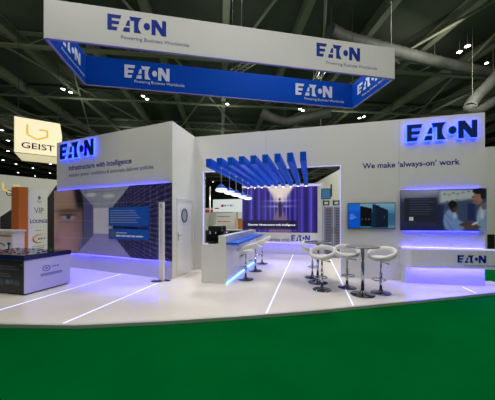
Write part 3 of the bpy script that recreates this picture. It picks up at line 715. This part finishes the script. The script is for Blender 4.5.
blogo(Mf3, (316.5, 56), (360, 60), (316.5, 42.5), (326.5, 64), (377, 69.5), M_print, M_grey, pf)
# second logo further left on the same face (partly above the frame)
xl, zl = rpos(316.5, 56, Mf3); xr, _ = rpos(360, 60, Mf3); xt, zt0 = rpos(326.5, 64, Mf3); xt1, _ = rpos(377, 69.5, Mf3); x2, _ = rpos(121, 40, Mf3)
_, zt = rpos(316.5, 42.5, Mf3)
logo_print(Mf3, x2-(xt-xl), zl, xr-xl, zt-zl, M_print, pf); text('Powering Business Worldwide', Mf3, x2, zt0, xt1-xt, .10, M_grey, 'tagline_lettering', pf)
Mbi = frame((0, Dp-.045, 0), (1, 0, 0)); Mli = frame((.045, 0, 0), (0, 1, 0)); Mri = frame((Wd-.045, Dp, 0), (0, -1, 0))
blogo(Mbi, (124.5, 77.3), (169.5, 79), (124.5, 64.3), (134.5, 82.5), (184.5, 86), M_silver, M_silver, pb)
blogo(Mbi, (295.5, 94.5), (332, 98), (295.5, 83), (304.5, 99.5), (344, 102.6), M_silver, M_silver, pb)
for Mx, par in ((Mli, pl), (Mri, pr)):
    w_ = Dp*.62; logo_print(Mx, Dp*.17, .36, w_, .36, M_silver, par); text('Powering Business Worldwide', Mx, Dp*.3, .17, w_, .08, M_silver, 'tagline_lettering', par)
for x, y in ((.05, .05), (Wd/2, .02), (Wd-.05, .05), (.05, Dp-.05), (Wd/2, Dp-.02), (Wd-.05, Dp-.05)):
    MB().cyl((x, y, HB-.02), (x, y, 10.9-ZB), .008, n=6).build('suspension_cable', M_black, rg)

# ------------------------------------------------------------------ hall roof
a_ = Vector((-.347, .938, 0)).normalized(); b_ = Vector((.938, .347, 0)).normalized()
MR_ = Matrix((b_, a_, Vector((0, 0, 1)))).transposed().to_4x4()
roof = tag(MB().box(-45, 60, -12, 75, 12.2, 12.4, MR_).build('ceiling', M_deck), kind='structure')
for k in range(26):
    c = -42.6+k*3.9
    if k < 24:
        b = MB(); b.box(c-.17, c+.17, -10, 72, 11.5, 11.6, MR_).box(c-.13, c+.13, -10, 72, 12.1, 12.15, MR_).box(c-.02, c+.02, -10, 72, 11.6, 12.1, MR_); b.build('roof_beam', M_steel, roof)
for k in range(11):
    c = 3+k*6.2
    b = MB(); b.box(-44, 58, c-.16, c+.16, 11.2, 11.28, MR_).box(-44, 58, c-.16, c+.16, 11.95, 12.0, MR_)
    for j in range(34):
        x = -44+j*3.0; b.cyl(MR_ @ Vector((x, c, 11.25)), MR_ @ Vector((x+1.5, c, 11.97)), .03, n=6, caps=False); b.cyl(MR_ @ Vector((x+1.5, c, 11.97)), MR_ @ Vector((x+3, c, 11.25)), .03, n=6, caps=False)
    b.build('roof_truss', M_steel, roof)
for k in range(9):
    x0 = -36+k*9.5
    b = MB(); b.cyl(MR_ @ Vector((x0, 4, 11.4)), MR_ @ Vector((x0+12, 34, 11.4)), .07, n=8); b.cyl(MR_ @ Vector((x0+12, 6, 11.4)), MR_ @ Vector((x0, 36, 11.4)), .07, n=8); b.build('roof_brace', M_steel, roof)
tag(MB().box(-45, 60, 74, 74.4, -1, 12.4, MR_).build('wall_far', M_dark), kind='structure')
tag(MB().box(-45.4, -45, -12, 75, -1, 12.4, MR_).build('wall_hall_left', M_dark), kind='structure')
tag(MB().box(60, 60.4, -12, 75, -1, 12.4, MR_).build('wall_hall_right', M_dark), kind='structure')
# ducts
def duct(name, pts, r, label, seg=1):
    P = [Vector(p) for p in pts]; Q = []
    for i in range(len(P)-1):
        for j in range(10*seg):
            t = j/(10*seg); p0 = P[max(i-1, 0)]; p1 = P[i]; p2 = P[i+1]; p3 = P[min(i+2, len(P)-1)]
            Q.append(.5*((2*p1)+(-p0+p2)*t+(2*p0-5*p1+4*p2-p3)*t*t+(-p0+3*p1-3*p2+p3)*t**3))
    Q.append(P[-1]); rr = [r*(1.08 if i % 2 else .97) for i in range(len(Q))]
    o = MB().tube(Q, rr, 16).build(name, M_duct); tag(o, label, 'duct')
    for q in (Q[2], Q[len(Q)//2], Q[-3]): MB().cyl(q, (q.x, q.y, 12.2), .012, n=6).build('hanger', M_steel, o)
    return o
duct('air_duct', [at_z(330, 30, 11.0), at_z(350, 39, 11.0), at_z(410, 55, 11.0), at_z(455, 66, 10.9), at_z(480, 71, 10.8), at_z(510, 75, 10.8)], .3, 'long silver air duct under the roof at the upper right', 2)
duct('air_duct', [at_d(500, 72, 14.5), at_d(488, 86, 14.3), at_d(477, 97, 14.1), at_d(470, 108, 14), at_d(476, 112, 14.2), at_d(496, 100, 15)], .3, 'bent silver duct hanging at the right edge above the stand wall')
duct('air_duct', [at_z(262, 112, 10.5), at_z(272, 118, 10.1), at_z(285, 122, 10.0), at_z(300, 119, 10.2), at_z(330, 112, 10.6)], .38, 'corrugated flexible duct under the roof behind the banner centre', 2)
# rigging trusses
def truss(A, B, label, w=.3):
    A = Vector(A); B = Vector(B); d = (B-A).normalized(); x = d.cross(Vector((0, 0, 1))).normalized(); y = Vector((0, 0, 1)); L = (B-A).length
    b = MB(); cs = [x*w/2+y*w/2, -x*w/2+y*w/2, -x*w/2-y*w/2, x*w/2-y*w/2]
    for c in cs: b.cyl(A+c, B+c, .028, n=8)
    n = int(L/.45)
    for i in range(n):
        for k in range(4):
            p = A+d*L*i/n+cs[k if i % 2 else (k+1) % 4]; q = A+d*L*(i+1)/n+cs[(k+1) % 4 if i % 2 else k]; b.cyl(p, q, .014, n=6, caps=False)
    o = b.build('lighting_truss', M_alu); tag(o, label, 'truss')
    for q in (A+d*.3, B-d*.3): MB().cyl(q, (q.x, q.y, 12.2), .012, n=6).build('hanger', M_steel, o)
    return o
truss(at_z(312, 88, 9.6), at_z(327, 62, 9.6), 'short aluminium truss above the banner, right of centre')
truss(at_z(222, 80, 10.6), at_z(262, 55, 10.6), 'aluminium truss above the banner near the centre')
# high bay lamps
lampP = [(63,89,'left'),(70.5,92,'right'),(143,96,'left'),(147,99,'right'),(227.5,104,'l'),(300,109,'l'),(303,110.5,'r'),(359.5,118,'l'),(364,116.5,'r'),(459.5,51.8,'near'),(467.5,46,'far'),(486.5,63,'edge')]
labs = ['left lamp of the bright pair above the glowing light box', 'right lamp of the bright pair above the glowing light box', 'left lamp of the pair below the left banner corner', 'right lamp of the pair below the left banner corner', 'single bright lamp below the middle of the blue banner', 'left lamp of the pair under the blue banner right logo', 'right lamp of the pair under the blue banner right logo', 'left lamp of the pair under the right banner corner', 'right lamp of the pair under the right banner corner', 'lower left lamp of the bright pair at the upper right', 'upper right lamp of the bright pair at the upper right', 'dimmer lamp beside the silver duct at the right edge']
lp = None
def make_lamp(m):
    t = thing('high_bay_lamp', '', 'lamp')
    b = MB(); b.lathe([(0, .3), (.08, .3), (.1, .12), (.22, .0), (.235, -.02), (.2, -.02), (0, .02)], 20); b.build('reflector', M_alu, t)
    MB().lathe([(0, -.035), (.19, -.03), (.2, -.015), (0, -.012)], 20).build('lens', m, t)
    MB().cyl((0, 0, .3), (0, 0, 1.0), .015, n=6).build('hanger', M_black, t); return t
lpA, lpB = make_lamp(M_lamp), make_lamp(M_lampf)
for i, ((x, y, _), lab) in enumerate(zip(lampP, labs)):
    o = lpA if i == 0 else copy_tree(lpA); o.location = at_z(x, y, 10.5); tag(o, lab, None, 'hall lamps near the stand'); s = .6 if i != 11 else .45; o.scale = (s, s, s)
far = [(1.6,130),(8,151),(16,164),(18,172.6),(50,173),(50.5,164),(47,179),(53,181.7),(33,168),(35,176),(8,140.5),(3,160),(20,179),(205,178),(213,182),(262,176),(325,178),(205,186)]
for i, (x, y) in enumerate(far):
    o = lpB if i == 0 else copy_tree(lpB); o.location = at_z(x, y, 10.5); s = .85; o.scale = (s, s, s); tag(o, 'small distant hall lamp in the dark rows far behind the stand', None, 'distant hall lamps')

# ------------------------------------------------------------------ stands seen through the opening and at the right
def at_Y(px, py, Y): r = ray(px, py); t = Y/r.y; return Vector((r.x*t, Y, EYE+r.z*t))
a0 = at_Y(213, 212, 14.5); a1 = at_Y(243, 199, 14.5)
fs = thing('fascia_sign', 'white lit fascia with a red mark on the stand beyond the bar', 'sign', (a0.x, 14.5, 0))
MB().box(0, a1.x-a0.x+.5, 0, .3, a0.z, a1.z).build('panel', mat('lit_fascia', (.8, .82, .82), emit=(.8, .9, 1), es=.35), fs)
MB().box(.05, .13, .05, .25, GZ, a0.z).build('post', M_wall, fs); MB().box(1.45, 1.53, .05, .25, GZ, a0.z).build('post', M_wall, fs)
Mfs = frame((0, -.002, a0.z), (1, 0, 0), (0, -1, 0)); MB().prism(arc(.62, .38, .09, 0, 2*PI-.4, 10), 0, .004, Mfs).build('mark', M_red, fs)
lines(Mfs, .74, .34, .6, 1, .1, .1, M_grey, fs)
MB().box(.12, .4, .18, .26, 0, .004, Mfs).build('red_print', M_red, fs)
a0 = at_Y(216, 226, 13.2); a1 = at_Y(235, 212.5, 13.2)
o = thing('notice_board', 'pale board with two lines of red and grey text beyond the bar', 'board', (a0.x, 13.2, GZ))
MB().box(0, a1.x-a0.x, 0, .05, .55, a1.z-GZ).box(0, .05, 0, .05, 0, .55).box(a1.x-a0.x-.05, a1.x-a0.x, 0, .05, 0, .55).build('board', M_wall, o)
Mo = frame((0, -.001, 0), (1, 0, 0), (0, -1, 0)); lines(Mo, .1, a1.z-.2, .8, 1, .1, .05, M_grey, o); lines(Mo, .1, a1.z-.48, .8, 1, .1, .05, M_red, o)
a0 = at_Y(203, 250, 15.5); a1 = at_Y(212, 208, 15.5)
o = thing('partition_panel', 'white partition with a red band left of the lit fascia', 'partition', (a0.x, 15.5, GZ))
MB().box(0, .85, 0, .1, 0, a1.z-GZ).build('panel', M_wall, o); MB().box(.0, .85, -.01, 0, 1.95, 2.15).build('red_band', M_red, o)
for k, px in enumerate((204.5, 210)):
    a0 = at_Y(px, 250, 9.8+k); o = MB().cyl((a0.x, a0.y, GZ if k else 0), (a0.x, a0.y, 3.0), .035, n=12).build('support_post', M_alu); tag(o, ['left', 'right'][k]+' thin grey post seen through the left of the opening', 'post')
a0 = at_Y(240, 240, 16.5)
o = thing('display_cabinet', 'orange cabinet beyond the bar at the left of the purple mural', 'cabinet', (a0.x, 16.5, GZ))
MB().box(-.6, .7, 0, .6, 0, 1.9).build('body', M_orange, o); MB().box(-.5, .6, -.02, 0, 1.55, 2.2).build('poster', M_wall, o)
a0 = at_Y(225, 232, 12.0)
o = thing('low_desk', 'dark low desk behind the bar', 'desk', (-4.2, 12.0, GZ)); MB().box(-1.2, 1.3, 0, .7, .95, 1.0).build('worktop', M_plum, o); MB().box(-1.15, 1.25, .05, .65, 0, .95).build('body', M_black, o)
# diagonal tall wall far right through the opening
A = at_d(352, 159.5, 15.5); Bq = at_d(312, 185.3, 26.0); u = Vector((A.x-Bq.x, A.y-Bq.y, 0)); L = u.length; u.normalize()
zt = EYE+(218-167)/F*16.9
o = thing('exhibition_wall', 'tall white stand wall receding behind the server cabinet', 'exhibition wall', (Bq.x, Bq.y, GZ))
b = MB(); b.box(0, L, 0, zt-GZ, -.2, 0, frame((0, 0, 0), u)); b.build('panel', M_wall, o)
MB().box(.3, L, 1.8, 2.4, .001, .02, frame((0, 0, 0), u)).build('grey_band', M_plum, o)
# stand at the right edge
A = at_d(470, 148, 9.5)
o = thing('exhibition_wall', 'plain white stand wall at the right edge beyond the desk', 'exhibition wall', (A.x, A.y, GZ))
MB().box(-.4, 5, 0, .15, 0, A.z-GZ).build('panel', M_wall, o)
P = at_Y(491, 242, A.y-.05)
MB().box(P.x-A.x-.09, P.x-A.x+.13, -.03, 0, P.z-GZ-.28, P.z-GZ+.28).build('black_screen', M_black, o)

# ------------------------------------------------------------------ light
def area(loc, target, size, power, col=(1, .95, .87), spread=PI):  # unseen area lights, added overhead to brighten the stand and what lies beyond
    ld = bpy.data.lights.new('unseen_fill', 'AREA'); ld.shape = 'DISK'; ld.size = size; ld.energy = power; ld.color = col; ld.spread = spread
    o = bpy.data.objects.new('unseen_fill', ld); C.objects.link(o); o.location = loc
    o.rotation_euler = (Vector(target)-Vector(loc)).to_track_quat('-Z', 'Y').to_euler()
area((-6, -1.0, 10.2), (-5, 5.5, 1), 1.6, 85, (1, .97, .93))
area((0, -1.5, 10.2), (-.5, 6, 1), 1.6, 140, (1, .97, .93))
area((5.4, 1.8, 10.3), (2.6, 6.5, 1.2), 1.6, 215, (1, .97, .90))
area((-5.5, 3.4, 10.3), (-5.5, 4.0, 0), 1.4, 95, (1, .96, .93), 2.2)
area((-1, 4.2, 10.3), (-1, 5.0, 0), 1.4, 115, (1, .96, .93), 2.2)
area((3.2, 5.4, 10.3), (3.0, 5.8, 0), 1.4, 75, (1, .96, .93), 2.2)
area((-1.2, 8.6, 10.4), (-1.2, 9.0, 0), 1.0, 430)
area((-4, 15, 10.4), (-3.5, 16, 0), 1.5, 1000)
area((8, 13, 10.4), (4, 18, 0), 1.5, 900)
area((-14, 4, 10.4), (-14, 7, 0), 1.5, 100)
for i in range(5):
    for j in range(6):      # unseen point lights added on a grid to brighten the roof
        ld = bpy.data.lights.new('roof_fill', 'POINT'); ld.energy = 95 if j else 60; ld.color = (.93, 1, .82); ld.shadow_soft_size = .3
        o = bpy.data.objects.new('roof_fill', ld); C.objects.link(o); p = MR_ @ Vector((-22+i*11, 12+j*9.5, 9.6)); o.location = p
w = bpy.data.worlds.new('hall_air'); bpy.context.scene.world = w; w.use_nodes = True
w.node_tree.nodes['Background'].inputs['Color'].default_value = (.8, .9, .8, 1); w.node_tree.nodes['Background'].inputs['Strength'].default_value = .12

vs = bpy.context.scene.view_settings
vs.view_transform = 'Standard'; vs.look = 'None'; vs.gamma = 1; vs.use_curve_mapping = False; vs.exposure = 0.0
